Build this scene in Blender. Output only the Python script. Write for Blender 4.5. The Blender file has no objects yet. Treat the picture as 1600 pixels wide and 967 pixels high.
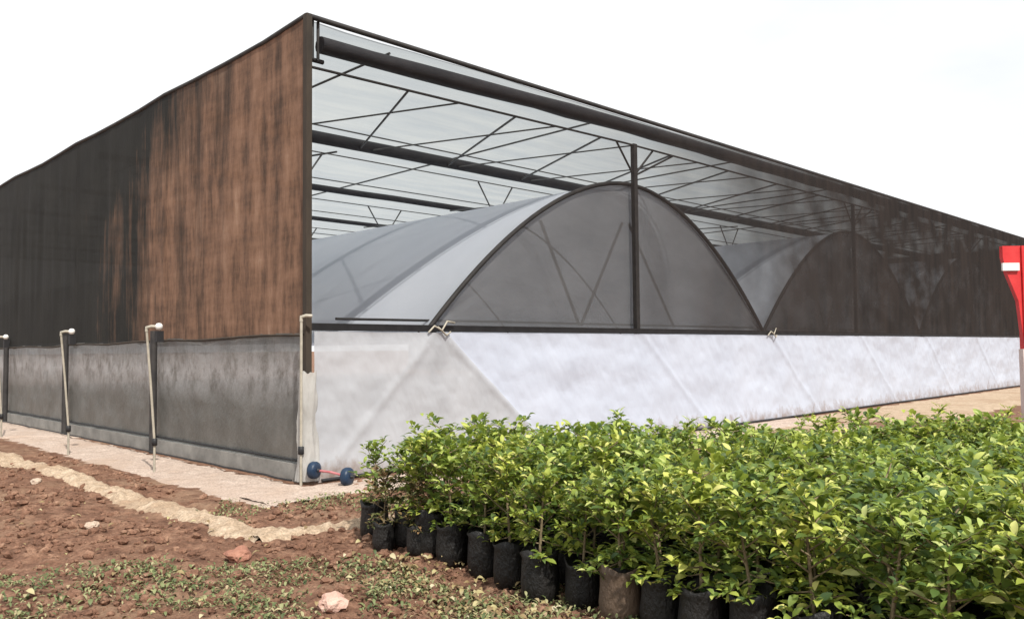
import bpy, bmesh, math, random
from mathutils import Vector, Matrix, noise
rnd = random.Random(7)
R = math.radians
sc = bpy.context.scene
C = bpy.context.collection

# ------------------------------------------------------------------ camera, world, sun, exposure
cam_d = bpy.data.cameras.new("camera"); cam = bpy.data.objects.new("camera", cam_d); C.objects.link(cam)
cam_d.sensor_width = 36.0; cam_d.lens = 36.0*1296/1600
cam_d.clip_start = 0.05; cam_d.clip_end = 5000
cam.matrix_world = Matrix.Translation((0, 0, 1.6)) @ Matrix.Rotation(R(92.72), 4, 'X') @ Matrix.Rotation(R(-0.57), 4, 'Z')
sc.camera = cam

SUN_EL, SUN_AZ = 52.0, 155.0      # azimuth clockwise from the viewing direction (+Y)
w = bpy.data.worlds.new("World"); sc.world = w; w.use_nodes = True
nt = w.node_tree; nt.nodes.clear()
def N(nt, t, **k):
    n = nt.nodes.new(t)
    for a, b in k.items():
        if a.startswith('i_'): n.inputs[a[2:].replace('_', ' ')].default_value = b
        else: setattr(n, a, b)
    return n
sky = N(nt, 'ShaderNodeTexSky', sky_type='NISHITA', sun_disc=False, sun_elevation=R(SUN_EL), sun_rotation=R(SUN_AZ), dust_density=3.0, air_density=1.0)
tc = N(nt, 'ShaderNodeTexCoord')
mp = N(nt, 'ShaderNodeMapping'); mp.inputs['Scale'].default_value = (1, 1, 2.2); mp.inputs['Location'].default_value = (0.35, 0.1, 0.0)
cn = N(nt, 'ShaderNodeTexNoise', i_Scale=1.7, i_Detail=6.0, i_Roughness=0.5)
cr = N(nt, 'ShaderNodeValToRGB'); cr.color_ramp.elements[0].position = 0.30; cr.color_ramp.elements[1].position = 0.50
cr.color_ramp.elements[0].color = (.72, .72, .72, 1)
mx = N(nt, 'ShaderNodeMixRGB'); mx.inputs['Color2'].default_value = (8.6, 8.7, 8.8, 1)
bg = N(nt, 'ShaderNodeBackground', i_Strength=0.1)
wo = N(nt, 'ShaderNodeOutputWorld')
L = nt.links.new
L(tc.outputs['Generated'], mp.inputs['Vector']); L(mp.outputs[0], cn.inputs['Vector']); L(cn.outputs['Fac'], cr.inputs[0])
L(cr.outputs[0], mx.inputs['Fac']); L(sky.outputs[0], mx.inputs['Color1']); L(mx.outputs[0], bg.inputs[0]); L(bg.outputs[0], wo.inputs[0])

sd = bpy.data.lights.new("sun", 'SUN'); sd.energy = 3.9; sd.angle = R(1.2); sd.color = (1, .95, .87)
so = bpy.data.objects.new("sun", sd); C.objects.link(so)
sun_dir = Vector((math.sin(R(SUN_AZ))*math.cos(R(SUN_EL)), math.cos(R(SUN_AZ))*math.cos(R(SUN_EL)), math.sin(R(SUN_EL))))
so.rotation_euler = sun_dir.to_track_quat('Z', 'Y').to_euler()
so.location = (0, 0, 30)
sc.view_settings.view_transform = 'Standard'; sc.view_settings.look = 'None'
sc.view_settings.gamma = 1; sc.view_settings.use_curve_mapping = False
sc.view_settings.exposure = 0.42

# ------------------------------------------------------------------ helpers
def tag(o, label=None, cat=None, group=None, kind=None):
    if label: o['label'] = label
    if cat: o['category'] = cat
    if group: o['group'] = group
    if kind: o['kind'] = kind
    return o
def empty(name, loc=(0, 0, 0), rz=0, parent=None):
    o = bpy.data.objects.new(name, None); C.objects.link(o); o.location = loc; o.rotation_euler = (0, 0, rz)
    o.empty_display_size = .2
    if parent: o.parent = parent
    return o
class MB:
    def __init__(s): s.v = []; s.f = []; s.smooth = []
    def add(s, vs, fs, smooth=False):
        b = len(s.v); s.v += [tuple(x) for x in vs]
        for f in fs: s.f.append(tuple(b+i for i in f)); s.smooth.append(smooth)
    def box(s, lo, hi):
        x0, y0, z0 = lo; x1, y1, z1 = hi
        s.add([(x0,y0,z0),(x1,y0,z0),(x1,y1,z0),(x0,y1,z0),(x0,y0,z1),(x1,y0,z1),(x1,y1,z1),(x0,y1,z1)],
              [(0,3,2,1),(4,5,6,7),(0,1,5,4),(1,2,6,5),(2,3,7,6),(3,0,4,7)])
    def tube(s, pts, r, n=8, cap=True):
        pts = [Vector(p) for p in pts]; rs = r if isinstance(r, (list, tuple)) else [r]*len(pts)
        rings = []; up = None
        for i, p in enumerate(pts):
            d = (pts[min(i+1, len(pts)-1)] - pts[max(i-1, 0)]).normalized()
            if up is None: up = Vector((0, 0, 1)) if abs(d.z) < .9 else Vector((1, 0, 0))
            a = d.cross(up).normalized(); b = a.cross(d).normalized(); up = b
            rings.append([p + (a*math.cos(t)+b*math.sin(t))*rs[i] for t in [2*math.pi*k/n for k in range(n)]])
        vs = [q for rg in rings for q in rg]; fs = []
        for i in range(len(pts)-1):
            for k in range(n):
                fs.append((i*n+k, i*n+(k+1) % n, (i+1)*n+(k+1) % n, (i+1)*n+k))
        s.add(vs, fs, True)
        if cap: s.add(rings[0], [tuple(range(n))]); s.add(rings[-1], [tuple(reversed(range(n)))])
    def lathe(s, prof, n=16, axis_o=(0, 0, 0), M=None, wob=0):
        vs = []; fs = []
        for (r, z) in prof:
            for k in range(n):
                t = 2*math.pi*k/n; rr = r*(1+wob*(rnd.random()-.5))
                p = Vector((rr*math.cos(t), rr*math.sin(t), z))
                if M: p = M @ p
                vs.append(p+Vector(axis_o))
        for i in range(len(prof)-1):
            for k in range(n): fs.append((i*n+k, i*n+(k+1) % n, (i+1)*n+(k+1) % n, (i+1)*n+k))
        s.add(vs, fs, True)
    def grid(s, nu, nv, fn, smooth=True):
        vs = [fn(i/nu, j/nv) for j in range(nv+1) for i in range(nu+1)]
        fs = [(j*(nu+1)+i, j*(nu+1)+i+1, (j+1)*(nu+1)+i+1, (j+1)*(nu+1)+i) for j in range(nv) for i in range(nu)]
        s.add(vs, fs, smooth)
    def mesh(s, name):
        me = bpy.data.meshes.new(name); me.from_pydata(s.v, [], s.f)
        me.polygons.foreach_set('use_smooth', s.smooth); me.update(); return me
    def build(s, name, mat, parent=None, loc=(0, 0, 0)):
        me = s.mesh(name)
        for m in (mat if isinstance(mat, list) else [mat]): me.materials.append(m)
        o = bpy.data.objects.new(name, me); C.objects.link(o); o.location = loc
        if parent: o.parent = parent
        return o
def nz(x, y, z=0, s=1.0): return noise.noise(Vector((x*s, y*s, z*s)))
def fbm(x, y, z=0, s=1.0, o=4): return noise.fractal(Vector((x*s, y*s, z*s)), 1.0, 2.0, o)

# ------------------------------------------------------------------ materials
def newmat(name):
    m = bpy.data.materials.new(name); m.use_nodes = True; m.node_tree.nodes.clear(); return m
def ramp(nt, stops):
    r = nt.nodes.new('ShaderNodeValToRGB'); e = r.color_ramp.elements
    while len(e) < len(stops): e.new(0.5)
    for q, (p, c) in zip(e, stops): q.position = p; q.color = tuple(c)+(1,) if isinstance(c, (tuple, list)) else (c, c, c, 1)
    return r
def tex(nt, scale, detail=5, rough=.55, stretch=(1, 1, 1), kind='ShaderNodeTexNoise', coord='Object'):
    tcn = nt.nodes.new('ShaderNodeTexCoord'); mpn = nt.nodes.new('ShaderNodeMapping'); mpn.inputs['Scale'].default_value = stretch
    n = nt.nodes.new(kind); n.inputs['Scale'].default_value = scale
    if kind == 'ShaderNodeTexNoise': n.inputs['Detail'].default_value = detail; n.inputs['Roughness'].default_value = rough
    nt.links.new(tcn.outputs[coord], mpn.inputs[0]); nt.links.new(mpn.outputs[0], n.inputs['Vector']); return n
def mixc(nt, fac, a, b, mode='MIX'):
    m = nt.nodes.new('ShaderNodeMixRGB'); m.blend_type = mode
    for k, v in (('Fac', fac), ('Color1', a), ('Color2', b)):
        if isinstance(v, (int, float)): m.inputs[k].default_value = v if k == 'Fac' else (v, v, v, 1)
        elif isinstance(v, tuple): m.inputs[k].default_value = v+(1,)
        else: nt.links.new(v, m.inputs[k])
    return m.outputs[0]
def math_(nt, op, a, b=0.0, c=None, clamp=False):
    m = nt.nodes.new('ShaderNodeMath'); m.operation = op; m.use_clamp = clamp
    for i, v in enumerate((a, b) if c is None else (a, b, c)):
        if isinstance(v, (int, float)): m.inputs[i].default_value = v
        else: nt.links.new(v, m.inputs[i])
    return m.outputs[0]
def bump(nt, h, strength=.5, dist=.02):
    b = nt.nodes.new('ShaderNodeBump'); b.inputs['Strength'].default_value = strength; b.inputs['Distance'].default_value = dist
    nt.links.new(h, b.inputs['Height']); return b.outputs[0]
def principled(nt, color, rough=.7, metal=0, normal=None, spec=.4):
    p = nt.nodes.new('ShaderNodeBsdfPrincipled')
    if isinstance(color, tuple): p.inputs['Base Color'].default_value = color+(1,)
    else: nt.links.new(color, p.inputs['Base Color'])
    if isinstance(rough, (int, float)): p.inputs['Roughness'].default_value = rough
    else: nt.links.new(rough, p.inputs['Roughness'])
    p.inputs['Metallic'].default_value = metal; p.inputs['Specular IOR Level'].default_value = spec
    if normal is not None: nt.links.new(normal, p.inputs['Normal'])
    return p
def out(nt, sh):
    o = nt.nodes.new('ShaderNodeOutputMaterial'); nt.links.new(sh, o.inputs['Surface'])
def mixs(nt, fac, a, b):
    m = nt.nodes.new('ShaderNodeMixShader')
    if isinstance(fac, (int, float)): m.inputs[0].default_value = fac
    else: nt.links.new(fac, m.inputs[0])
    nt.links.new(a, m.inputs[1]); nt.links.new(b, m.inputs[2]); return m.outputs[0]
def simple(name, c1, c2, scale=6, rough=.6, metal=0, b=.2, spec=.4, stretch=(1, 1, 1), bd=.01):
    m = newmat(name); nt = m.node_tree
    n = tex(nt, scale, 6, .6, stretch); n2 = tex(nt, scale*7, 4, .6, stretch)
    r = ramp(nt, [(.3, c1), (.7, c2)]); nt.links.new(n.outputs['Fac'], r.inputs[0])
    p = principled(nt, r.outputs[0], rough, metal, bump(nt, n2.outputs['Fac'], b, bd), spec); out(nt, p.outputs[0]); return m

M = {}
M['steel'] = simple('galvanised_steel', (.09, .09, .09), (.17, .17, .165), 5, .55, .3)
M['dark_steel'] = simple('dark_weathered_steel', (.022, .021, .022), (.05, .046, .044), 6, .65, .1)
M['rail'] = simple('black_rail', (.008, .008, .01), (.02, .02, .022), 6, .6)
M['post_brown'] = simple('muddy_post', (.022, .018, .014), (.055, .040, .028), 4, .8, stretch=(1, 1, .3))
M['pvc'] = simple('old_white_pvc', (.27, .25, .20), (.46, .42, .35), 7, .5)
M['pvc_clean'] = simple('clean_white_pvc', (.66, .66, .64), (.8, .8, .78), 7, .4)
M['blue'] = simple('dark_blue_plastic', (.005, .018, .045), (.012, .035, .075), 9, .45)
M['redrod'] = simple('faded_red_plastic', (.34, .08, .09), (.5, .22, .23), 9, .5)
M['red'] = simple('red_paint', (.50, .018, .022), (.62, .045, .045), 4, .45, b=.1)
M['white_paint'] = simple('white_paint', (.7, .68, .66), (.82, .8, .78), 6, .5)
M['pinkwhite'] = simple('faded_pink_white_paint', (.55, .42, .40), (.68, .58, .55), 5, .6)
M['bag'] = simple('black_grow_bag', (.005, .005, .005), (.014, .0125, .0115), 7, .5, b=.7, bd=.02, stretch=(1, 1, .5))
M['bag_brown'] = simple('muddy_brown_grow_bag', (.075, .05, .034), (.14, .095, .065), 7, .6, b=.6, bd=.02, stretch=(1, 1, .5))
M['stem'] = simple('pale_green_brown_bark', (.12, .085, .05), (.26, .21, .12), 25, .8, b=.5)
M['concrete'] = simple('grey_plinth_concrete', (.16, .155, .145), (.29, .28, .26), 3, .9, b=.4, bd=.01)
M['stone_pink'] = simple('pink_stone', (.42, .22, .17), (.62, .44, .36), 7, .85, b=.8, bd=.02)
M['clay'] = simple('red_clay', (.24, .10, .065), (.40, .20, .14), 8, .9, b=.8, bd=.02)
M['stone_pale'] = simple('pale_stone', (.36, .27, .20), (.55, .44, .35), 9, .85, b=.8, bd=.02)

def soil_mat(name, dark, mid, light, patchc=None):
    m = newmat(name); nt = m.node_tree
    a = tex(nt, .7, 6, .6, coord='Object'); b = tex(nt, 6, 8, .7); c = tex(nt, 45, 6, .7)
    r1 = ramp(nt, [(.28, dark), (.5, mid), (.75, light)]); nt.links.new(b.outputs['Fac'], r1.inputs[0])
    col = mixc(nt, .65, r1.outputs[0], ramp_out(nt, c.outputs['Fac'], [(.3, .35), (.7, 1.5)]), 'MULTIPLY')
    if patchc:
        rp = ramp(nt, [(.5, 0.0), (.62, 1.0)]); nt.links.new(a.outputs['Fac'], rp.inputs[0])
        f = math_(nt, 'MULTIPLY', rp.outputs[0], ramp_out(nt, b.outputs['Fac'], [(.35, .1), (.6, .8)]))
        col = mixc(nt, f, col, patchc)
    h = math_(nt, 'ADD', b.outputs['Fac'], math_(nt, 'MULTIPLY', c.outputs['Fac'], .35))
    p = principled(nt, col, .95, 0, bump(nt, h, .9, .05), .15); out(nt, p.outputs[0]); return m
def ramp_out(nt, src, stops):
    r = ramp(nt, stops); nt.links.new(src, r.inputs[0]); return r.outputs[0]
M['soil'] = soil_mat('red_brown_soil', (.072, .037, .025), (.19, .102, .067), (.35, .21, .14), (.27, .18, .12))
M['soil_clod'] = soil_mat('soil_clods', (.08, .04, .027), (.22, .118, .078), (.43, .27, .185))
M['sand'] = soil_mat('pale_sand', (.27, .19, .125), (.46, .35, .25), (.60, .49, .37), (.30, .19, .12))
M['apron'] = soil_mat('pinkish_apron', (.38, .29, .24), (.50, .40, .335), (.60, .50, .43), (.42, .31, .24))
M['litter'] = None

def rand_island_mat(name, stops, rough=.5, transl=.3, objvar=None, spec=.4, back=None):
    m = newmat(name); nt = m.node_tree
    g = nt.nodes.new('ShaderNodeNewGeometry')
    col = ramp_out(nt, g.outputs['Random Per Island'], stops)
    if objvar:
        oi = nt.nodes.new('ShaderNodeObjectInfo')
        v = ramp_out(nt, oi.outputs['Random'], objvar)
        col = mixc(nt, .75, col, v, 'MULTIPLY')
    p = principled(nt, col, rough, 0, None, spec)
    t = nt.nodes.new('ShaderNodeBsdfTranslucent'); nt.links.new(mixc(nt, .6, col, (.5, .62, .08), 'MIX') if transl > .2 else col, t.inputs[0])
    out(nt, mixs(nt, transl, p.outputs[0], t.outputs[0])); return m
M['leaf'] = rand_island_mat('seedling_leaf', [(0, (.03, .065, .022)), (.3, (.095, .155, .035)), (.6, (.23, .305, .055)), (.82, (.39, .455, .10)), (1, (.56, .58, .24))], .55, .26,
                            [(0, (.75, .82, .8)), (.5, (1, 1, 1)), (1, (1.3, 1.12, .8))])
M['leaf_brown'] = rand_island_mat('bronzed_leaf', [(0, (.05, .06, .02)), (.4, (.11, .12, .035)), (.7, (.17, .11, .05)), (1, (.26, .16, .08))], .5, .2)
M['weed'] = rand_island_mat('weed_leaf', [(0, (.06, .085, .03)), (.4, (.13, .16, .06)), (.7, (.23, .25, .11)), (.9, (.33, .30, .16)), (1, (.36, .26, .16))], .6, .15)
M['dry'] = rand_island_mat('dry_leaf', [(0, (.14, .085, .045)), (.5, (.26, .19, .09)), (.8, (.38, .33, .16)), (1, (.5, .44, .3))], .6, .1)

# ---- nets and films
def net_front():
    m = newmat('insect_net_front'); nt = m.node_tree
    lw = nt.nodes.new('ShaderNodeLayerWeight'); lw.inputs['Blend'].default_value = .5
    # woven mesh: the holes close up as it is seen at a shallower angle
    op = ramp_out(nt, lw.outputs['Facing'], [(.0, .04), (.2, .07), (.34, .17), (.40, .28), (.45, .46), (.50, .72), (.56, .90), (.64, .97), (1, .99)])
    n = tex(nt, 1.2, 4, .5, (1, 1, 1.5)); v = ramp_out(nt, n.outputs['Fac'], [(.3, .93), (.7, 1.07)])
    op = math_(nt, 'MULTIPLY', op, v, clamp=True)
    st = tex(nt, 2.2, 5, .6, (1.5, 1, .25))
    col = ramp_out(nt, st.outputs['Fac'], [(.35, (.026, .0235, .023)), (.7, (.038, .032, .030))])
    d = nt.nodes.new('ShaderNodeBsdfDiffuse'); nt.links.new(col, d.inputs[0])
    t = nt.nodes.new('ShaderNodeBsdfTransparent')
    out(nt, mixs(nt, op, t.outputs[0], d.outputs[0])); return m
def net_side():
    m = newmat('shade_net_side'); nt = m.node_tree
    tcn = nt.nodes.new('ShaderNodeTexCoord'); sx = nt.nodes.new('ShaderNodeSeparateXYZ'); nt.links.new(tcn.outputs['Object'], sx.inputs[0])
    y, z = sx.outputs['Y'], sx.outputs['Z']
    st = tex(nt, 1.2, 9, .72, (1, 2.0, .18)); st2 = tex(nt, 1.0, 4, .6, (1, 1, 1)); fine = tex(nt, 2.2, 8, .74, (1, 1.6, .35)); hz = tex(nt, 1.5, 6, .7, (1, .5, 2.2))
    # dust mask : within about 4.8 m of the corner, narrower towards the top
    e = math_(nt, 'SUBTRACT', 4.7, y)
    top = math_(nt, 'MULTIPLY', math_(nt, 'MAXIMUM', math_(nt, 'SUBTRACT', z, 4.0), 0), -1.25)
    e = math_(nt, 'ADD', e, top)
    e = math_(nt, 'ADD', e, math_(nt, 'MULTIPLY', math_(nt, 'SUBTRACT', st.outputs['Fac'], .5), 12.0))
    e = math_(nt, 'ADD', e, math_(nt, 'MULTIPLY', math_(nt, 'SUBTRACT', st2.outputs['Fac'], .5), 3.5))
    mask = ramp_out(nt, math_(nt, 'ADD', math_(nt, 'MULTIPLY', e, .22), .5, clamp=True), [(.08, 0.0), (.42, .45), (.85, 1.0)])
    brown = ramp_out(nt, math_(nt, 'ADD', math_(nt, 'MULTIPLY', fine.outputs['Fac'], .7), math_(nt, 'MULTIPLY', hz.outputs['Fac'], .3)), [(.34, (.048, .030, .021)), (.43, (.11, .064, .042)), (.52, (.20, .113, .072)), (.60, (.26, .155, .103)), (.70, (.35, .24, .17))])
    dark = ramp_out(nt, st2.outputs['Fac'], [(.35, (.011, .0105, .009)), (.75, (.021, .020, .017))])
    col = mixc(nt, mask, dark, brown)
    b = bump(nt, st.outputs['Fac'], .35, .05)
    p = principled(nt, col, .85, 0, b, .25)
    t = nt.nodes.new('ShaderNodeBsdfTransparent')
    out(nt, mixs(nt, .993, t.outputs[0], p.outputs[0])); return m
def film(name, c1, c2, opac, trl, rough=.35, smear=None, scale=1.0, stretch=(1, 1, 1), ob=.0, spec=.5, bs=.3, mud=False):
    m = newmat(name); nt = m.node_tree
    n = tex(nt, scale, 6, .6, stretch); n2 = tex(nt, scale*5, 5, .6, stretch)
    col = ramp_out(nt, n.outputs['Fac'], [(.3, c1), (.7, c2)])
    if mud:   # splashed soil on the lowest part of the sheet
        tcn = nt.nodes.new('ShaderNodeTexCoord'); sx = nt.nodes.new('ShaderNodeSeparateXYZ'); nt.links.new(tcn.outputs['Object'], sx.inputs[0])
        mn = tex(nt, 5, 7, .7, (1, 1, .7))
        f = math_(nt, 'ADD', math_(nt, 'MULTIPLY', sx.outputs['Z'], -1.6), math_(nt, 'MULTIPLY', mn.outputs['Fac'], 1.5))
        col = mixc(nt, ramp_out(nt, f, [(.35, 0.0), (.85, .75)]), col, (.24, .15, .10))
    p = principled(nt, col, rough, 0, bump(nt, n2.outputs['Fac'], bs, .03), spec)
    t = nt.nodes.new('ShaderNodeBsdfTranslucent'); nt.links.new(col, t.inputs[0])
    s = mixs(nt, trl, p.outputs[0], t.outputs[0])
    tr = nt.nodes.new('ShaderNodeBsdfTransparent')
    o = math_(nt, 'ADD', opac, math_(nt, 'MULTIPLY', math_(nt, 'SUBTRACT', n.outputs['Fac'], .5), ob), clamp=True)
    out(nt, mixs(nt, o, tr.outputs[0], s)); return m
M['net_front'] = net_front()
M['net_side'] = net_side()
M['film_white'] = film('milky_white_film', (.54, .585, .69), (.58, .625, .73), .94, .2, .33, scale=.8, ob=.08, mud=True)
M['film_grey'] = film('dusty_clear_film', (.48, .495, .53), (.53, .545, .58), .90, .25, .4, scale=1.3, stretch=(1, 1, .5), ob=.3, mud=True)
M['film_corner'] = film('creased_corner_film', (.45, .44, .42), (.68, .67, .64), .9, .3, .4, scale=4, stretch=(1, 1, .4))
def film_side():
    m = newmat('dirty_side_film'); nt = m.node_tree
    tcn = nt.nodes.new('ShaderNodeTexCoord'); sx = nt.nodes.new('ShaderNodeSeparateXYZ'); nt.links.new(tcn.outputs['Object'], sx.inputs[0])
    a = tex(nt, 2.0, 6, .65, (1, 1.2, .8)); b = tex(nt, 2.0, 7, .7, (1, 1.3, .9)); c = tex(nt, 7, 5, .7, (1, 1.3, .6))
    base = ramp_out(nt, a.outputs['Fac'], [(.3, (.075, .075, .068)), (.7, (.14, .139, .13))])
    # paler grey smudges in a band across the upper half
    band = ramp_out(nt, sx.outputs['Z'], [(.55, 0.0), (1.0, 1.0)])
    band = math_(nt, 'SUBTRACT', 1.0, math_(nt, 'ABSOLUTE', math_(nt, 'MULTIPLY', math_(nt, 'SUBTRACT', sx.outputs['Z'], 1.32), 2.1)), clamp=True)
    sm = ramp_out(nt, math_(nt, 'ADD', math_(nt, 'MULTIPLY', b.outputs['Fac'], .75), math_(nt, 'MULTIPLY', c.outputs['Fac'], .25)), [(.40, .05), (.54, 1.0)])
    col = mixc(nt, math_(nt, 'MULTIPLY', math_(nt, 'MULTIPLY', band, sm), .95), base, (.33, .33, .335))
    p = principled(nt, col, .42, 0, bump(nt, b.outputs['Fac'], .5, .05), .5)
    tr = nt.nodes.new('ShaderNodeBsdfTransparent')
    out(nt, mixs(nt, .95, tr.outputs[0], p.outputs[0])); return m
M['film_side'] = film_side()
M['film_hoop'] = film('hoop_film', (.70, .76, .86), (.78, .83, .92), .985, .35, .5, scale=.5)
M['film_gable'] = film('gable_net', (.165, .165, .17), (.225, .225, .232), .72, .15, .7, scale=.8, stretch=(1, 1, 2))
M['roof_film'] = film('roof_net_white', (.22, .25, .27), (.34, .36, .36), .80, .8, .6, scale=.9, stretch=(.5, 2.5, 1), ob=.22)
M['roller'] = simple('rolled_dark_curtain', (.012, .012, .016), (.035, .033, .036), 8, .6, b=.6, stretch=(.4, 1, 1))

# ------------------------------------------------------------------ building frame constants
COR = Vector((-2.54, 10.3, 0)); ANG = R(44.7)
FL, SL, H, RAIL = 35.4, 44.0, 5.82, 1.90
def P(s, t, z=0):
    ca, sa = math.cos(ANG), math.sin(ANG)
    return Vector((COR.x + s*ca - t*sa, COR.y + s*sa + t*ca, z))

# ------------------------------------------------------------------ ground
def ground_h(x, y):
    h = .05*fbm(x, y, 0, .6, 4) + .03*fbm(x, y, 5, 2.6, 4) + .035*max(0, nz(x, y, 9, 7)) + .018*fbm(x, y, 2, 14, 2)
    q = P(0, 0); dx, dy = x-COR.x, y-COR.y
    s = dx*math.cos(ANG)+dy*math.sin(ANG); t = -dx*math.sin(ANG)+dy*math.cos(ANG)
    d = max(-s, -t) if (s < 0 or t < 0) else -1     # distance outside the building
    k = min(1, max(0, (d-1.15)/.35))
    base = -.02
    bank = .07*min(1, max(0, (d-2.2)/.5))
    if x > 1.5: k *= .5
    return base + k*(h + .03) + bank*.6*(1 if x < -.5 else 0)
def axis(stops):
    o = []
    for a, b, st in stops:
        n = max(1, round((b-a)/st)); o += [a+(b-a)*i/n for i in range(n)]
    return o + [stops[-1][1]]
xs = axis([(-1500, -200, 325), (-200, -40, 32), (-40, -14, 2), (-14, -8, .25), (-8, 4, .035), (4, 8, .2), (8, 40, 2), (40, 200, 32), (200, 1500, 325)])
ys = axis([(-1500, -100, 350), (-100, 0, 20), (0, 3.5, .25), (3.5, 12, .035), (12, 20, .15), (20, 60, 2), (60, 200, 28), (200, 2500, 460)])
gm = MB(); nx = len(xs)
vs = [(x, y, ground_h(x, y) if (-14 < x < 9 and 0 < y < 21) else -.02) for y in ys for x in xs]
gm.add(vs, [(j*nx+i, j*nx+i+1, (j+1)*nx+i+1, (j+1)*nx+i) for j in range(len(ys)-1) for i in range(nx-1)], True)
g = gm.build('ground', M['soil']); tag(g, 'red brown loose soil ground', None, None, 'structure')

# apron beside the plinth : light compacted strip along left wall, ends near the corner
def strip(name, mat, a, b, w0, w1, z, nu, nv, jit, seed, crown=0):
    m = MB()
    a, b = Vector(a), Vector(b); d = (b-a).normalized(); nrm = Vector((-d.y, d.x, 0)); ln = (b-a).length
    def fn(u, v):
        s_ = u*ln
        j0 = jit*fbm(s_, seed, 0, 1.4, 5); j1 = jit*fbm(s_, seed+7, 0, 1.4, 5)
        o = (w0+j0)*(1-v) + (w1+j1)*v
        p = a + d*s_ + nrm*o
        edge = min(v, 1-v)*2
        near = p.y < 16
        zz = (ground_h(p.x, p.y) if near else 0) + z*min(1, edge*1.6) - .03*(1-min(1, edge*1.5)) + (crown*fbm(p.x, p.y, seed, 7, 4) if near else 0)
        return (p.x, p.y, zz)
    m.grid(nu, nv, fn); return m.build(name, mat)
# building-frame lines: left wall runs along +t at s=0
ap = strip('apron', M['apron'], P(0, -1.2), P(0, 40), -.05, 1.42, .030, 900, 40, .12, 3, .012)
tag(ap, 'pale pinkish apron along the dark side wall', None, None, 'structure')
ap2 = strip('front_apron', M['apron'], P(-1.1, -.1), P(12, -.1), -1.3, .05, .026, 260, 34, .12, 43, .012)
tag(ap2, 'pale pinkish ground at the foot of the front skirt behind the potted plants', None, None, 'structure')
pt = strip('path', M['sand'], P(-1.95, -2.75), P(-1.95, 30), -.20, .26, .042, 900, 34, .08, 11, .020)
tag(pt, 'pale sandy strip running through the soil towards the corner', None, None, 'structure')
pt2 = strip('kerb_strip', M['sand'], P(-2.1, -2.72), P(-.75, -2.85), -.15, .15, .046, 90, 16, .05, 21, .014)
tag(pt2, 'short pale strip meeting the sandy path beside the potted plants', None, None, 'structure')
# pale ground along the foot of the front skirt
ft = strip('yard', M['sand'], P(9, -.15), P(38, -.15), -3.2, .15, .004, 120, 10, .3, 31, .004)
tag(ft, 'pale dry ground in front of the white plastic skirt', None, None, 'structure')

# ------------------------------------------------------------------ greenhouse
gh = empty('greenhouse', COR, ANG)
tag(gh, 'large flat roofed shade net greenhouse with brown and black side wall and white plastic skirt', 'greenhouse')
posts_t = [4.55, 9.0, 13.4, 17.8, 22.2, 26.6, 31.0, 35.4, 39.8]
arch_s = [2.04, 11.58, 21.12, 30.66]

# left wall upper shade net
def hem(t): return 1.80 - .004*t + .012*math.sin(t*1.7) + .02*nz(t, 3, 0, .8)
def topz(t):
    ph = (t % 4.45)/4.45
    return H - .05*math.sin(math.pi*ph) + .02*nz(t, 1, 0, 1.3)
def side_fold(t, z):
    k = math.sin(math.pi*(z-1.75)/(H-1.75)) if z < H else 0
    return -.03 + (.035*fbm(t*2.6, z*.25, 4, 1, 3) + .025*nz(t, z*.2, 0, .7))*max(.25, k)
m = MB()
m.grid(420, 40, lambda u, v: (side_fold(u*SL, hem(u*SL)+v*(topz(u*SL)-hem(u*SL))), u*SL, hem(u*SL)+v*(topz(u*SL)-hem(u*SL))))
tag(m.build('shade_net', M['net_side'], gh), 'dark shade net wall stained brown with dust near the corner')
# edge hem rope/tube at the top of the left wall
m = MB(); m.tube([(-.02, t*1.1, topz(t*1.1)) for t in range(0, 41)], .035, 8); m.build('eave_tube', M['dark_steel'], gh)
m = MB(); m.tube([(-.055, t*.5, hem(t*.5)-.005) for t in range(0, 80)], .018, 6); m.build('hem_pipe', M['post_brown'], gh)
# side skirt
m = MB()
def skirt_side(u, v):
    t = u*SL; z = .24 + v*(hem(t)+.02-.24)
    return (-.012 + .022*fbm(t*1.6, z*1.2, 8, 1, 4) - .01, t+.05, z)
m.grid(360, 22, skirt_side); m.build('side_skirt', M['film_side'], gh)
m = MB(); m.tube([(-.05, t*.5+.05, .245+.012*nz(t, 0, 0, 1)) for t in range(0, 80)], .014, 6); m.build('skirt_hem', M['rail'], gh)
# plinth
m = MB(); m.box((-.07, .05, -.1), (.08, SL, .20)); m.build('plinth', M['concrete'], gh)
# wall posts of the left wall, standing just outside the skirt
for t in posts_t:
    m = MB(); m.tube([(-.105, t, -.05), (-.105, t, 1.95)], .055, 10); m.build('wall_post', M['dark_steel'], gh)
    m = MB(); m.tube([(.08, t, 1.7), (.08, t, H-.05)], .04, 8); m.build('inner_post', M['dark_steel'], gh)
# corner post
m = MB(); m.box((-.055, -.055, 1.32), (.025, .03, H+.02)); cp = m.build('corner_post', M['post_brown'], gh)
# film wrap around the foot of the corner post
m = MB()
def wrap(u, v):
    a = -2.6 + u*3.2; r = .105 + .03*fbm(u*5, v*3, 2, 1, 4) + .05*(1-v)**2
    z = .02 + v*1.32
    return (-.015 + r*math.cos(a+.785-1.57), -.02 + r*math.sin(a+.785-1.57), z + (.05*nz(u*6, 2, 0, 1) if v > .95 else 0))
m.grid(20, 24, wrap); m.build('corner_wrap', M['film_corner'], gh)

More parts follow.
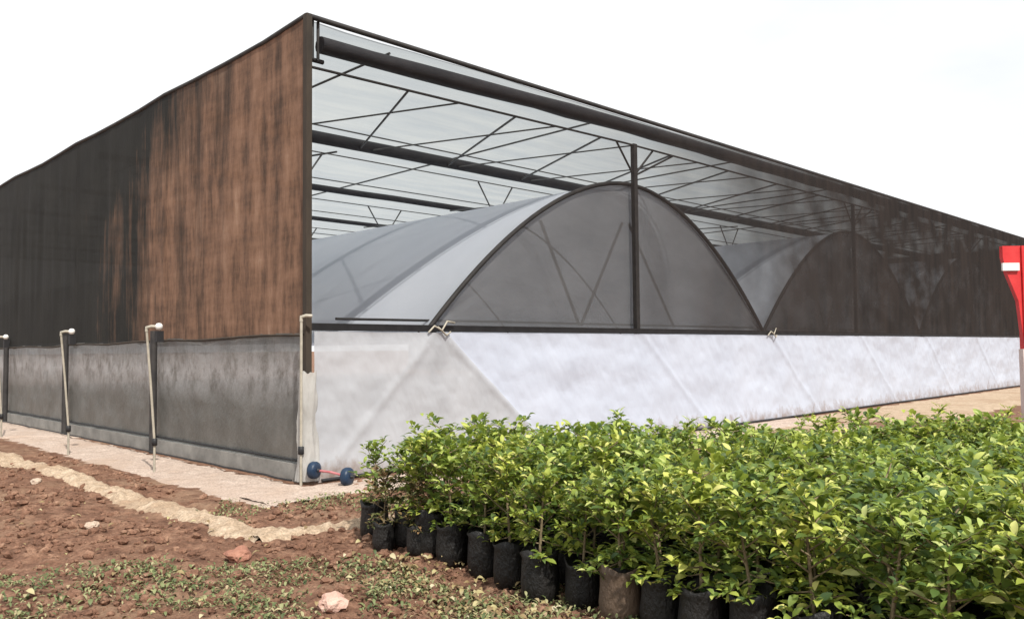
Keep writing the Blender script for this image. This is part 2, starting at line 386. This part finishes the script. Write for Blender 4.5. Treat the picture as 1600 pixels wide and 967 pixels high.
# front : top tube, roller band, lower chord
m = MB(); m.tube([(-.03, -.02, H), (FL, -.02, H)], .038, 8); m.build('front_eave_tube', M['dark_steel'], gh)
m = MB(); m.tube([(.18+i*.8, .02+.01*nz(i, 0, 3, .9), 5.50+.13*min(1, i/7.5)+.012*nz(i, 2, 0, .8)) for i in range(0, 44)], [.118+.02*nz(i, 7, 0, .9) for i in range(0, 44)], 12)
rl = m.build('rolled_curtain', M['roller'], gh)
m = MB(); m.tube([(0, .10, 5.32), (.28, .10, 5.32)], .03, 6); m.tube([(.08, .03, 5.3), (.08, .03, 5.8)], .02, 6); m.tube([(.16, .03, 5.3), (.16, .03, 5.8)], .02, 6); m.build('end_bracket', M['dark_steel'], gh)
m = MB(); m.tube([(0, .02, 5.19), (6.5, .02, 5.31), (FL, .02, 5.35)], .019, 8)
m.build('lower_chord', M['dark_steel'], gh)
# front rail
m = MB(); m.box((.03, -.05, RAIL-.045), (FL, .03, RAIL+.045)); m.build('front_rail', M['rail'], gh)
m = MB(); m.tube([(.6, .30, RAIL+.12), (4, .36, RAIL+.13), (10, .3, RAIL+.12), (30, .3, RAIL+.12)], .02, 6); m.build('curtain_cable', M['dark_steel'], gh)
# front net
m = MB()
m.grid(120, 16, lambda u, v: (.02+u*(FL-.02), -.12 + .015*fbm(u*20, v*2, 1, 1, 3), RAIL+.02+v*(5.77-RAIL-.02))); 
m.build('front_net', M['net_front'], gh)
# right end wall and rear wall nets
m = MB(); m.grid(40, 6, lambda u, v: (FL, .06+u*(SL-.06), .05+v*(H-.05))); m.build('end_net', M['net_side'], gh)

# front skirt : grey see-through sheet, then the milky sheet
def ridge(s, z):
    y = 0
    for a in (2.04, 6.8, 11.58, 16.35, 21.12, 25.9):
        for sg, wd in ((1, 2.2), (-1, 1.9)):
            if sg < 0 and a > 3: continue
            line = a + sg*(RAIL-z)/RAIL*wd
            y -= .014*math.exp(-((s-line)/.10)**2)
    return y
def skirt_front(s, z):
    return -.06 + ridge(s, z) + .03*fbm(s*.9, z*1.3, 3, 1, 4) + .012*fbm(s*3.5+z*1.5, z*1.1, 6, 1, 4) - .07*(1-z/RAIL)**2
m = MB()
def fa(u, v):
    z = v*(RAIL-.05) - .01; s1 = 2.12 + (RAIL-z)/RAIL*2.2
    s = .05 + u*(s1-.05); return (s, skirt_front(s, z)-.012, z)
m.grid(160, 60, fa); m.build('grey_skirt_sheet', M['film_grey'], gh)
m = MB()
def fb(u, v):
    z = v*(RAIL-.045) - .01; s0 = 2.06 + (RAIL-z)/RAIL*2.2
    s = s0 + u*(FL-s0); return (s, skirt_front(s, z), z)
m.grid(900, 40, fb); m.build('white_skirt_sheet', M['film_white'], gh)
m = MB(); m.tube([(.1+i*.6, skirt_front(.1+i*.6, 0)-.02, .012+.01*nz(i, 0, 0, 1)) for i in range(59)], .022, 6); m.build('skirt_base_pipe', M['rail'], gh)
# front posts and braces behind the skirt
for a in (2.04, 6.8, 11.58, 16.35, 21.12, 25.9, 30.66):
    m = MB(); m.tube([(a, .06, -.05), (a, .06, RAIL)], .035, 8); m.build('front_post', M['steel'], gh)
    m = MB(); m.tube([(a, .0, RAIL-.06), (a+2.2, .0, 0)], .02, 6)
    if a < 3: m.tube([(a, .0, RAIL-.06), (a-1.9, .0, 0)], .02, 6)
    m.build('brace', M['steel'], gh)
# white cleats where the arches meet the rail
for a in (2.04, 11.58):
    m = MB(); m.tube([(a-.20, -.10, RAIL-.06), (a-.12, -.13, RAIL+.03), (a+.02, -.13, RAIL-.03), (a+.12, -.12, RAIL+.10), (a+.28, -.1, RAIL+.08)], .014, 6)
    m.tube([(a-.05, -.12, RAIL+.02), (a+.10, -.13, RAIL-.10), (a+.2, -.1, RAIL-.05)], .013, 6)
    m.build('rope_tie', M['pvc'], gh)

# hoop roofs behind the front net
def arch_pt(k, c, half, rise):
    # k 0..1 from left foot to right foot; slightly pointed hoop
    x = -1+2*k; ax = abs(x)
    z = 1-ax**1.88
    return (c+x*half, RAIL + .02 + rise*z)
for i in range(3):
    a0, a1 = arch_s[i], arch_s[i+1]; c = (a0+a1)/2; half = (a1-a0)/2; rise = 2.68
    hr = empty('hoop_roof', (c, 0, 0), 0, gh)
    ks = [.5-.5*math.cos(math.pi*q/48) for q in range(49)]
    pts = [arch_pt(k, 0, half, rise) for k in ks]
    for j, t in enumerate((0.12, 4.0, 8.0, 12.0, 16, 20)):
        m = MB(); m.tube([(p[0]*(1 if j == 0 else .985), t, p[1] - (0 if j == 0 else .055)) for p in pts], .038 if j == 0 else .02, 8); m.build('arch', M['dark_steel'], hr)
    m = MB(); m.grid(48, 40, lambda u, v: (pts[round(u*48)][0]*.995, .14+v*36, pts[round(u*48)][1]-.02)); m.build('roof_cover', M['film_hoop'], hr)
    m = MB(); m.grid(48, 16, lambda u, v: (pts[round(u*48)][0], .17+.03*fbm(u*6, v*2, i, 1, 3), RAIL+v*(pts[round(u*48)][1]-RAIL-.02)), True); m.build('gable_panel', M['film_gable'], hr)
    m = MB(); m.box((-.05 if i == 0 else -.03, .0, RAIL), (.05 if i == 0 else .03, .08, 5.34)); m.build('centre_post', M['dark_steel'], hr)
    m = MB()
    for (x0, z0, x1, z1) in ((-2.3, 3.72, -1.35, 2.0), (-.1, 3.9, -1.3, 2.0), (.1, 3.9, 1.5, 2.0)):
        m.tube([(x0, .26, z0), (x1, .26, z1)], .028, 6)
    for (x0, z0, x1, z1) in ((0, 4.75, -.5, 5.31), (0, 4.75, .6, 5.31), (0, 4.75, 1.25, 5.31)):
        m.tube([(x0, .05, z0), (x1, .05, z1)], .02, 6)
    m.build('gable_brace', M['dark_steel'], hr)

# roof : beams parallel to the front, film above, ties and diagonals
beams = [3.7, 7.7, 11.7, 15.7, 19.7, 23.7, 27.7]
for j, t in enumerate(beams):
    m = MB(); m.tube([(.05+q*1.0, t, 5.40+.01*nz(q, t, 0, .8)) for q in range(36)], [.11, .075, .06, .055, .05, .05, .05][j], 10); m.build('roof_beam', M['roller'], gh)
    m = MB(); m.tube([(.05, t-.05, 5.12), (FL-.1, t-.05, 5.12)], .012, 6); m.tube([(.05, t, 5.62), (FL-.1, t, 5.62)], .014, 6); m.build('beam_chord', M['steel'], gh)
m = MB()
m.grid(62, 80, lambda u, v: (u*FL, v*32+.02, H-.03 - .05*abs(math.sin(v*32/3.95*math.pi)) - .03*fbm(u*31, v*32, 0, .5, 3)))
m.build('roof_net', M['roof_film'], gh)
m = MB()
for s in [1.3+i*4.77 for i in range(7)]:
    m.tube([(s, 0.05, 5.68), (s, 28, 5.68)], .018, 6)
m.build('purlin', M['steel'], gh)
def chz(q): return 5.19 + .12*min(1, q/6.5) + .04*max(0, (q-6.5)/(FL-6.5))
for i in range(12):
    b0 = 1.6 + i*2.12
    m = MB(); m.tube([(b0, .02, chz(b0)), (b0+1.7, 3.7, 5.34)], .019, 6); m.build('roof_brace', M['steel'], gh)
    m = MB(); m.tube([(b0+.95, .02, chz(b0+.95)), (b0-.2, 3.7, 5.34)], .014, 6); m.build('roof_brace', M['steel'], gh)
for j, t in enumerate(beams[:5]):
    for i in range(7):
        b0 = 2.0 + i*4.77
        m = MB(); m.tube([(b0-.5, t, 5.12), (b0, t, 4.4), (b0+.5, t, 5.12)], .018, 6); m.tube([(b0, t, 5.4), (b0, t, 2.0)], .028, 6) if i == 0 and False else None
        m.build('beam_strut', M['steel'], gh)
    for i in range(4):
        b0 = 2.8 + i*7
        m = MB(); m.tube([(b0, t, 5.2), (b0-.9, t+4, 5.3)], .018, 6); m.build('roof_brace', M['steel'], gh)

# ------------------------------------------------------------------ standpipes along the apron
def standpipe(s, t, label, lean=0.0, h=1.95, head=True):
    p = P(s, t)
    o = empty('standpipe', p, ANG)
    tag(o, label, 'standpipe', 'white standpipes along the side wall')
    m = MB(); m.tube([(0, 0, -.1), (.0, 0, .4), (lean*.5, 0, 1.2), (lean, 0, h)], .017, 8); m.build('pipe', M['pvc'], o)
    m = MB(); m.tube([(lean, 0, h-.02), (lean, 0, h+.035), (lean+.05, -.03, h+.05), (lean+.11, -.07, h+.045)], .022, 8); m.build('elbow', M['pvc'], o)
    if head:
        m = MB(); m.lathe([(0, -.045), (.03, -.04), (.048, -.012), (.048, .02), (.028, .045), (0, .05)], 12, (lean+.13, -.085, h+.045)); m.build('outlet_cap', M['pvc_clean'], o)
        m = MB(); m.box((lean+.10, -.10, h-.16), (lean+.19, -.02, h-.01)); m.build('valve', M['rail'], o)
    m = MB(); m.lathe([(.022, -.05), (.036, -.045), (.036, .045), (.022, .05)], 10, (0, 0, .40)); m.build('collar', M['rail'], o)
    return o
standpipe(-.98, 2.25, 'white standpipe nearest the corner of the black side wall', -.12, 1.9)
standpipe(-1.12, 5.35, 'middle white standpipe with a black valve under its cap', -.13, 1.9)
standpipe(-1.15, 9.25, 'farthest white standpipe at the left edge of the photo', -.10, 1.88)
standpipe(-.16, -.12, 'cream pipe with an elbow strapped to the corner post', .0, 1.98, False)

# irrigation hose lying on plinth foot
m = MB(); m.tube([tuple(P(-.22-.05*nz(t*.7, 0, 0, 1), t*.35, .035+.02*abs(nz(t, 1, 0, 1)))) for t in range(0, 100)], .013, 6)
tag(m.build('hose', M['rail']), 'thin black irrigation hose lying along the foot of the side wall', 'hose')

# two blue wheels on a red rod
wr = empty('wheel_pair', P(-.1, -.32, 0), 0)
tag(wr, 'two dark blue wheels on a red rod lying at the corner of the greenhouse', 'wheels')
a = Vector((-.03, .12, .16)); b = Vector((.40, -.02, .10))
def wheel(c, r):
    ax = Vector((.95, -.30, 0)).normalized(); M3 = ax.to_track_quat('Z', 'Y').to_matrix()
    m = MB(); m.lathe([(0, -.05), (r*.55, -.055), (r*.9, -.045), (r, -.02), (r, .02), (r*.9, .045), (r*.55, .055), (0, .05)], 20, c, M3); m.build('wheel', M['blue'], wr)
    m = MB(); m.lathe([(0, -.085), (.022, -.08), (.022, .08), (0, .085)], 10, c, M3); m.build('hub', M['rail'], wr)
wheel(a, .105); wheel(b, .11)
m = MB(); m.tube([a+Vector((-.14, .05, .03)), a, (a+b)/2+Vector((0, 0, .015)), b], .015, 8); m.build('rod', M['redrod'], wr)

# ------------------------------------------------------------------ red post at the right edge
def ray(px, py, depth):
    return Vector(((px-800)/1296*depth, depth, 0))
rp_loc = ray(1610, 0, 9.0); k = 9.0/1296
rp = empty('red_post', rp_loc, 0)
tag(rp, 'red painted post with a white plate at the right end of the white skirt', 'post')
def zz(py, px=1600): return 1.6 + ((545-.01*(px-800)) - py)*k
m = MB(); m.box((-.095, -.05, zz(545)), (.12, .05, zz(384))); m.build('column', M['red'], rp)
m = MB(); m.box((-.115, -.04, -.05), (.10, .04, zz(545))); m.build('column_base', M['pinkwhite'], rp)
x0, x1 = (1568-1610)*k, -.097
gz = [(x0, zz(384)), (x1, zz(384)), (x1, zz(545)), ((1592-1610)*k+.0-.0, zz(470)), ((1574-1610)*k, zz(428)), (x0, zz(402))]
gz[3] = ((1590-1610)*k, zz(470)); gz[2] = ((1596.5-1610)*k, zz(540))
m = MB(); n = len(gz)
m.add([(x, -.03, z) for x, z in gz]+[(x, .03, z) for x, z in gz], [tuple(range(n)), tuple(reversed(range(n, 2*n)))]+[(i, n+i, n+(i+1) % n, (i+1) % n) for i in range(n)])
m.build('bracket', M['red'], rp)
m = MB(); m.box(((1565-1610)*k, -.06, zz(423)), ((1591-1610)*k, -.033, zz(411))); m.build('white_plate', M['white_paint'], rp)

# ------------------------------------------------------------------ potted seedlings
def leaf_faces(mb, base, d, up, ln, wd, curl=.12):
    d = d.normalized(); side = d.cross(up)
    if side.length < 1e-3: side = Vector((1, 0, 0))
    side.normalize(); nrm = side.cross(d).normalized()
    p0 = base; pm = base + d*ln*.5 + nrm*ln*curl; p1 = base + d*ln - nrm*ln*curl*.6
    q = base + d*ln*.22 + nrm*ln*curl*.6; q2 = base + d*ln*.76 + nrm*ln*curl*.55
    l1 = q + side*wd*.36 + nrm*wd*.12; r1 = q - side*wd*.36 + nrm*wd*.12
    lm = pm + side*wd*.5 + nrm*wd*.14; rm = pm - side*wd*.5 + nrm*wd*.14
    l2 = q2 + side*wd*.34 + nrm*wd*.1; r2 = q2 - side*wd*.34 + nrm*wd*.1
    mb.add([p0, l1, r1, q, lm, rm, pm, l2, r2, q2, p1],
           [(0, 3, 1), (0, 2, 3), (3, 6, 4, 1), (3, 2, 5, 6), (6, 9, 7, 4), (6, 5, 8, 9), (9, 10, 7), (9, 8, 10)], True)
def make_bag(mat, seed):
    r_ = random.Random(seed); m = MB(); n = 18
    prof = [(0, 0), (.105, .0), (.122, .02), (.127, .10), (.122, .2), (.118, .27), (.128, .315), (.120, .318), (.108, .27), (0, .275)]
    vs = []; fs = []
    ph = r_.random()*6
    for i, (r, z) in enumerate(prof):
        for q in range(n):
            t = 2*math.pi*q/n; wob = 1 + .07*noise.noise(Vector((math.cos(t)*2+seed, math.sin(t)*2, z*12))) + .03*math.sin(5*t+ph+z*9)
            vs.append((r*wob*math.cos(t), r*wob*math.sin(t), z + (.02*math.sin(3*t+ph) if 5 < i < 9 else 0)))
    for i in range(len(prof)-1):
        for q in range(n): fs.append((i*n+q, i*n+(q+1) % n, (i+1)*n+(q+1) % n, (i+1)*n+q))
    m.add(vs, fs, True)
    me = m.mesh('grow_bag'); me.materials.append(mat); return me
def make_plant(seed, brown=0.0, nleaf=1.0):
    r_ = random.Random(seed); st = MB(); lf = MB()
    top = .80 + r_.random()*.14
    lean = Vector((r_.uniform(-.05, .05), r_.uniform(-.05, .05), 0))
    pts = [Vector((0, 0, .26)), Vector((0, 0, .4))+lean*.4, Vector((0, 0, .6))+lean, Vector((0, 0, top-.1))+lean*1.3]
    st.tube(pts, [.011, .010, .007, .004], 6)
    twigs = []
    nb = 19
    for i in range(nb):
        f = (i+.5)/nb; z = .29 + f*(top-.31); az = i*2.4 + r_.random()
        ln = (.225 - .10*abs(f-.35)*1.5)*r_.uniform(.75, 1.2)
        b0 = Vector((0, 0, z)) + lean*min(1.2, z)
        b1 = b0 + Vector((math.cos(az)*ln, math.sin(az)*ln, ln*(r_.uniform(.25, .9) if f > .25 else r_.uniform(-.35, .3))))
        st.tube([b0, (b0+b1)/2+Vector((0, 0, -.01)), b1], [.005, .004, .002], 4, False); twigs.append((b0, b1))
    twigs.append((pts[2], pts[3]+Vector((0, 0, .04)))); twigs.append((pts[2], pts[3]))
    for (b0, b1) in twigs:
        n = int(r_.randint(17, 22)*nleaf)
        for q in range(n):
            f = .25 + .8*(q/n)
            p = b0.lerp(b1, min(f, 1.05)) + Vector((r_.gauss(0, .012), r_.gauss(0, .012), r_.gauss(0, .012)))
            az = q*2.2 + r_.random()*1.2
            ax = (b1-b0).normalized()
            d = Vector((math.cos(az), math.sin(az), r_.uniform(-.35, .75))) + ax*.5
            ln = r_.uniform(.045, .088)*(1.1 if f < .8 else .8)
            leaf_faces(lf, p + d.normalized()*.012, d, Vector((r_.gauss(0, .3), r_.gauss(0, .3), 1)), ln, ln*r_.uniform(.42, .58), r_.uniform(.02, .2))
    ms = st.mesh('stem'); ms.materials.append(M['stem'])
    ml = lf.mesh('foliage'); ml.materials.append(M['leaf_brown'] if brown else M['leaf'])
    return ms, ml
variants = [make_plant(100+i) for i in range(9)]
brownies = [make_plant(300+i, 1, .8) for i in range(2)]
bags = [make_bag(M['bag'], i) for i in range(4)]; bag_b = make_bag(M['bag_brown'], 9)
spots = []
e1 = Vector((.66, -.75, 0)).normalized(); e2 = Vector((.75, .66, 0)).normalized(); A = Vector((-.86, 6.62, 0))
sp = .315
for i in range(-2, 22):
    for j in range(0, 26):
        p = A + e1*(i*sp) + e2*(j*sp) + Vector((rnd.gauss(0, .03), rnd.gauss(0, .03), 0))
        if j % 2: p += e1*sp*.5
        back = 7.4 + .12*p.x
        if p.y > back or p.y < 1.7: continue
        if p.x > .64*p.y + .55: continue
        if p.x < -.85: continue
        d = p.length
        if d < 2.3: continue
        spots.append((p, i, j))
count = 0
def seedling(p, label, group, bag=None, kind='g', scale=1.0, v=None):
    global count
    o = empty('potted_seedling', (p.x, p.y, max(-.01, ground_h(p.x, p.y))), rnd.random()*6.28); o.scale = (scale,)*3
    tag(o, label, 'potted plant', group)
    ms, ml = v or (brownies[count % 2] if kind == 'b' else variants[rnd.randrange(9)])
    for nm, me in (('grow_bag', bag or bags[rnd.randrange(4)]), ('stem', ms), ('foliage', ml)):
        c = bpy.data.objects.new(nm, me); C.objects.link(c); c.parent = o
    count += 1
    return o
GRP = 'potted seedlings in the nursery block'
ORD = ['first', 'second', 'third', 'fourth', 'fifth', 'sixth', 'seventh', 'eighth', 'ninth', 'tenth', 'eleventh', 'twelfth', 'thirteenth',
       'fourteenth', 'fifteenth', 'sixteenth', 'seventeenth', 'eighteenth', 'nineteenth', 'twentieth']
frow = 0
for (p, i, j) in spots:
    sc_ = rnd.uniform(.86, 1.06)
    if j == 0:
        lab = ORD[min(frow, 19)] + ' full sized seedling from the left in the front row of black bags'; frow += 1
    else: lab = 'leafy green seedling inside the dense block of potted plants'
    seedling(p, lab, GRP, scale=sc_)
seedling(Vector((-1.16, 6.95, 0)), 'small seedling standing slightly apart at the left end beside the blue wheels', GRP, scale=.92, v=make_plant(777, 0, .5))
seedling(Vector((-1.02, 6.55, 0)), 'low bronze leaved seedling in a black bag at the left end of the block', GRP, kind='b', scale=.68)
seedling(Vector((-.72, 6.28, 0)), 'brownish low seedling beside the leftmost front row plants', GRP, kind='b', scale=.66)
seedling(ray(985, 0, 5.0) + Vector((-.1, -.12, 0)), 'seedling in a mud brown bag at the front of the block', GRP, bag=bag_b, scale=.98)
print('seedlings', count)

# ------------------------------------------------------------------ clods, weeds, dry leaves, stones
def bfr(x, y):
    dx, dy = x-COR.x, y-COR.y
    return dx*math.cos(ANG)+dy*math.sin(ANG), -dx*math.sin(ANG)+dy*math.cos(ANG)
ico = bmesh.new(); bmesh.ops.create_icosphere(ico, subdivisions=1, radius=1.0)
iv = [v.co.copy() for v in ico.verts]; ifc = [tuple(v.index for v in f.verts) for f in ico.faces]; ico.free()
def clod(mb, c, r, sq=.6, sub=None):
    rot = Matrix.Rotation(rnd.random()*6.28, 3, 'Z') @ Matrix.Rotation(rnd.random()*6.28, 3, 'X')
    sx, sy = rnd.uniform(.7, 1.3), rnd.uniform(.6, 1.1)
    mb.add([Vector(c) + Vector(((rot @ Vector((q.x*sx, q.y*sy, q.z)))*rnd.uniform(.75, 1.2)*r)[0:3])*1.0 * 1.0 if False else
            Vector(c) + (lambda w_: Vector((w_.x, w_.y, w_.z*sq)))((rot @ Vector((q.x*sx, q.y*sy, q.z)))*rnd.uniform(.75, 1.2)*r) for q in iv], ifc, False)
m = MB(); n = 0
while n < 8000:
    y = 4.0 + 9*rnd.random()**1.5; x = rnd.uniform(-.72*y-.3, .6)
    s, t = bfr(x, y)
    d = max(-s, -t)
    if s < 0 and t > -1.2 and d < 1.35: continue
    if d < .4: continue
    on_path = abs(-s-1.92) < .3 and t > -2.9
    if on_path and rnd.random() < .6: continue
    if nz(x, y, 4, 1.1) < -.15 and rnd.random() < .7: continue
    r = .007 + .045*rnd.random()**3.6
    clod(m, (x, y, ground_h(x, y)+r*.3), r, .75); n += 1
tag(m.build('soil_clods', M['soil_clod']), 'loose red brown soil crumbs scattered over the ground', None, None, 'stuff')

m = MB(); n = 0
while n < 800:
    y = 3.9 + 6*rnd.random()**1.6; x = rnd.uniform(-.72*y-.2, .9)
    s, t = bfr(x, y)
    near = y < 5.9 + .8*nz(x, 0, 3, .7)
    edge = (-1.9 < s < .3 and -2.7 < t < -.9)
    if not (near or edge): continue
    if s < 0 and t > -1.0 and -s < 1.3: continue
    if nz(x, y, 8, 1.3) < -.12: continue
    h = ground_h(x, y); hgt = rnd.uniform(.02, .055)
    for q in range(rnd.randint(12, 26)):
        az = rnd.random()*6.28; d = Vector((math.cos(az), math.sin(az), rnd.uniform(.05, 1.0)))
        b0 = Vector((x+rnd.gauss(0, .06), y+rnd.gauss(0, .06), h+rnd.random()*hgt))
        ln = rnd.uniform(.02, .05); leaf_faces(m, b0, d, Vector((0, 0, 1)), ln, ln*rnd.uniform(.25, .6), .15)
    n += 1
tag(m.build('weeds', M['weed']), 'low dull green weeds growing in patches on the soil', None, None, 'stuff')
m = MB(); n = 0
while n < 620:
    if n < 420:
        f = rnd.random(); p = Vector((-.75, 6.1, 0)).lerp(Vector((.25, 4.75, 0)), f) + Vector((rnd.gauss(0, .25)-.12, rnd.gauss(0, .2)-.1, 0)); x, y = p.x, p.y
    else:
        y = 4.0 + 5*rnd.random()**1.4; x = rnd.uniform(-.7*y, .8)
    s, t = bfr(x, y)
    if s < 0 and t > -1.0 and -s < 1.3: n += 1; continue
    az = rnd.random()*6.28; ln = rnd.uniform(.025, .075)
    leaf_faces(m, Vector((x, y, ground_h(x, y)+.015+.02*rnd.random())), Vector((math.cos(az), math.sin(az), rnd.uniform(-.1, .4))), Vector((rnd.gauss(0, .4), rnd.gauss(0, .4), 1)), ln, ln*.5, .2); n += 1
tag(m.build('fallen_leaves', M['dry']), 'dry yellowish fallen leaves on the soil', None, None, 'stuff')

def stone(px, py, r, mat, label, sq=.7):
    dep = 1296*1.6/(py - (545-.01*(px-800))); x = (px-800)/1296*dep
    bm = bmesh.new(); bmesh.ops.create_icosphere(bm, subdivisions=3, radius=r); sd_ = rnd.random()*50
    for v in bm.verts:
        n_ = v.co.normalized(); v.co *= 1 + .35*noise.noise(n_*1.6+Vector((sd_, 0, 0))) + .12*noise.noise(n_*4+Vector((sd_, 3, 0)))
        v.co.z *= sq
    me = bpy.data.meshes.new('stone'); bm.to_mesh(me); bm.free(); me.materials.append(mat)
    o = bpy.data.objects.new('stone', me); C.objects.link(o); o.location = (x, dep, ground_h(x, dep)+r*.3)
    tag(o, label, 'stone', 'stones on the soil')
stone(520, 958, .085, M['stone_pink'], 'large pink stone at the bottom edge of the photo')
stone(148, 832, .06, M['stone_pale'], 'pale flat stone on the red soil left of the sandy path')
stone(375, 880, .09, M['clay'], 'reddish lump of earth below the bend of the sandy path')
stone(60, 762, .06, M['stone_pale'], 'small pale stone on the soil near the left edge')
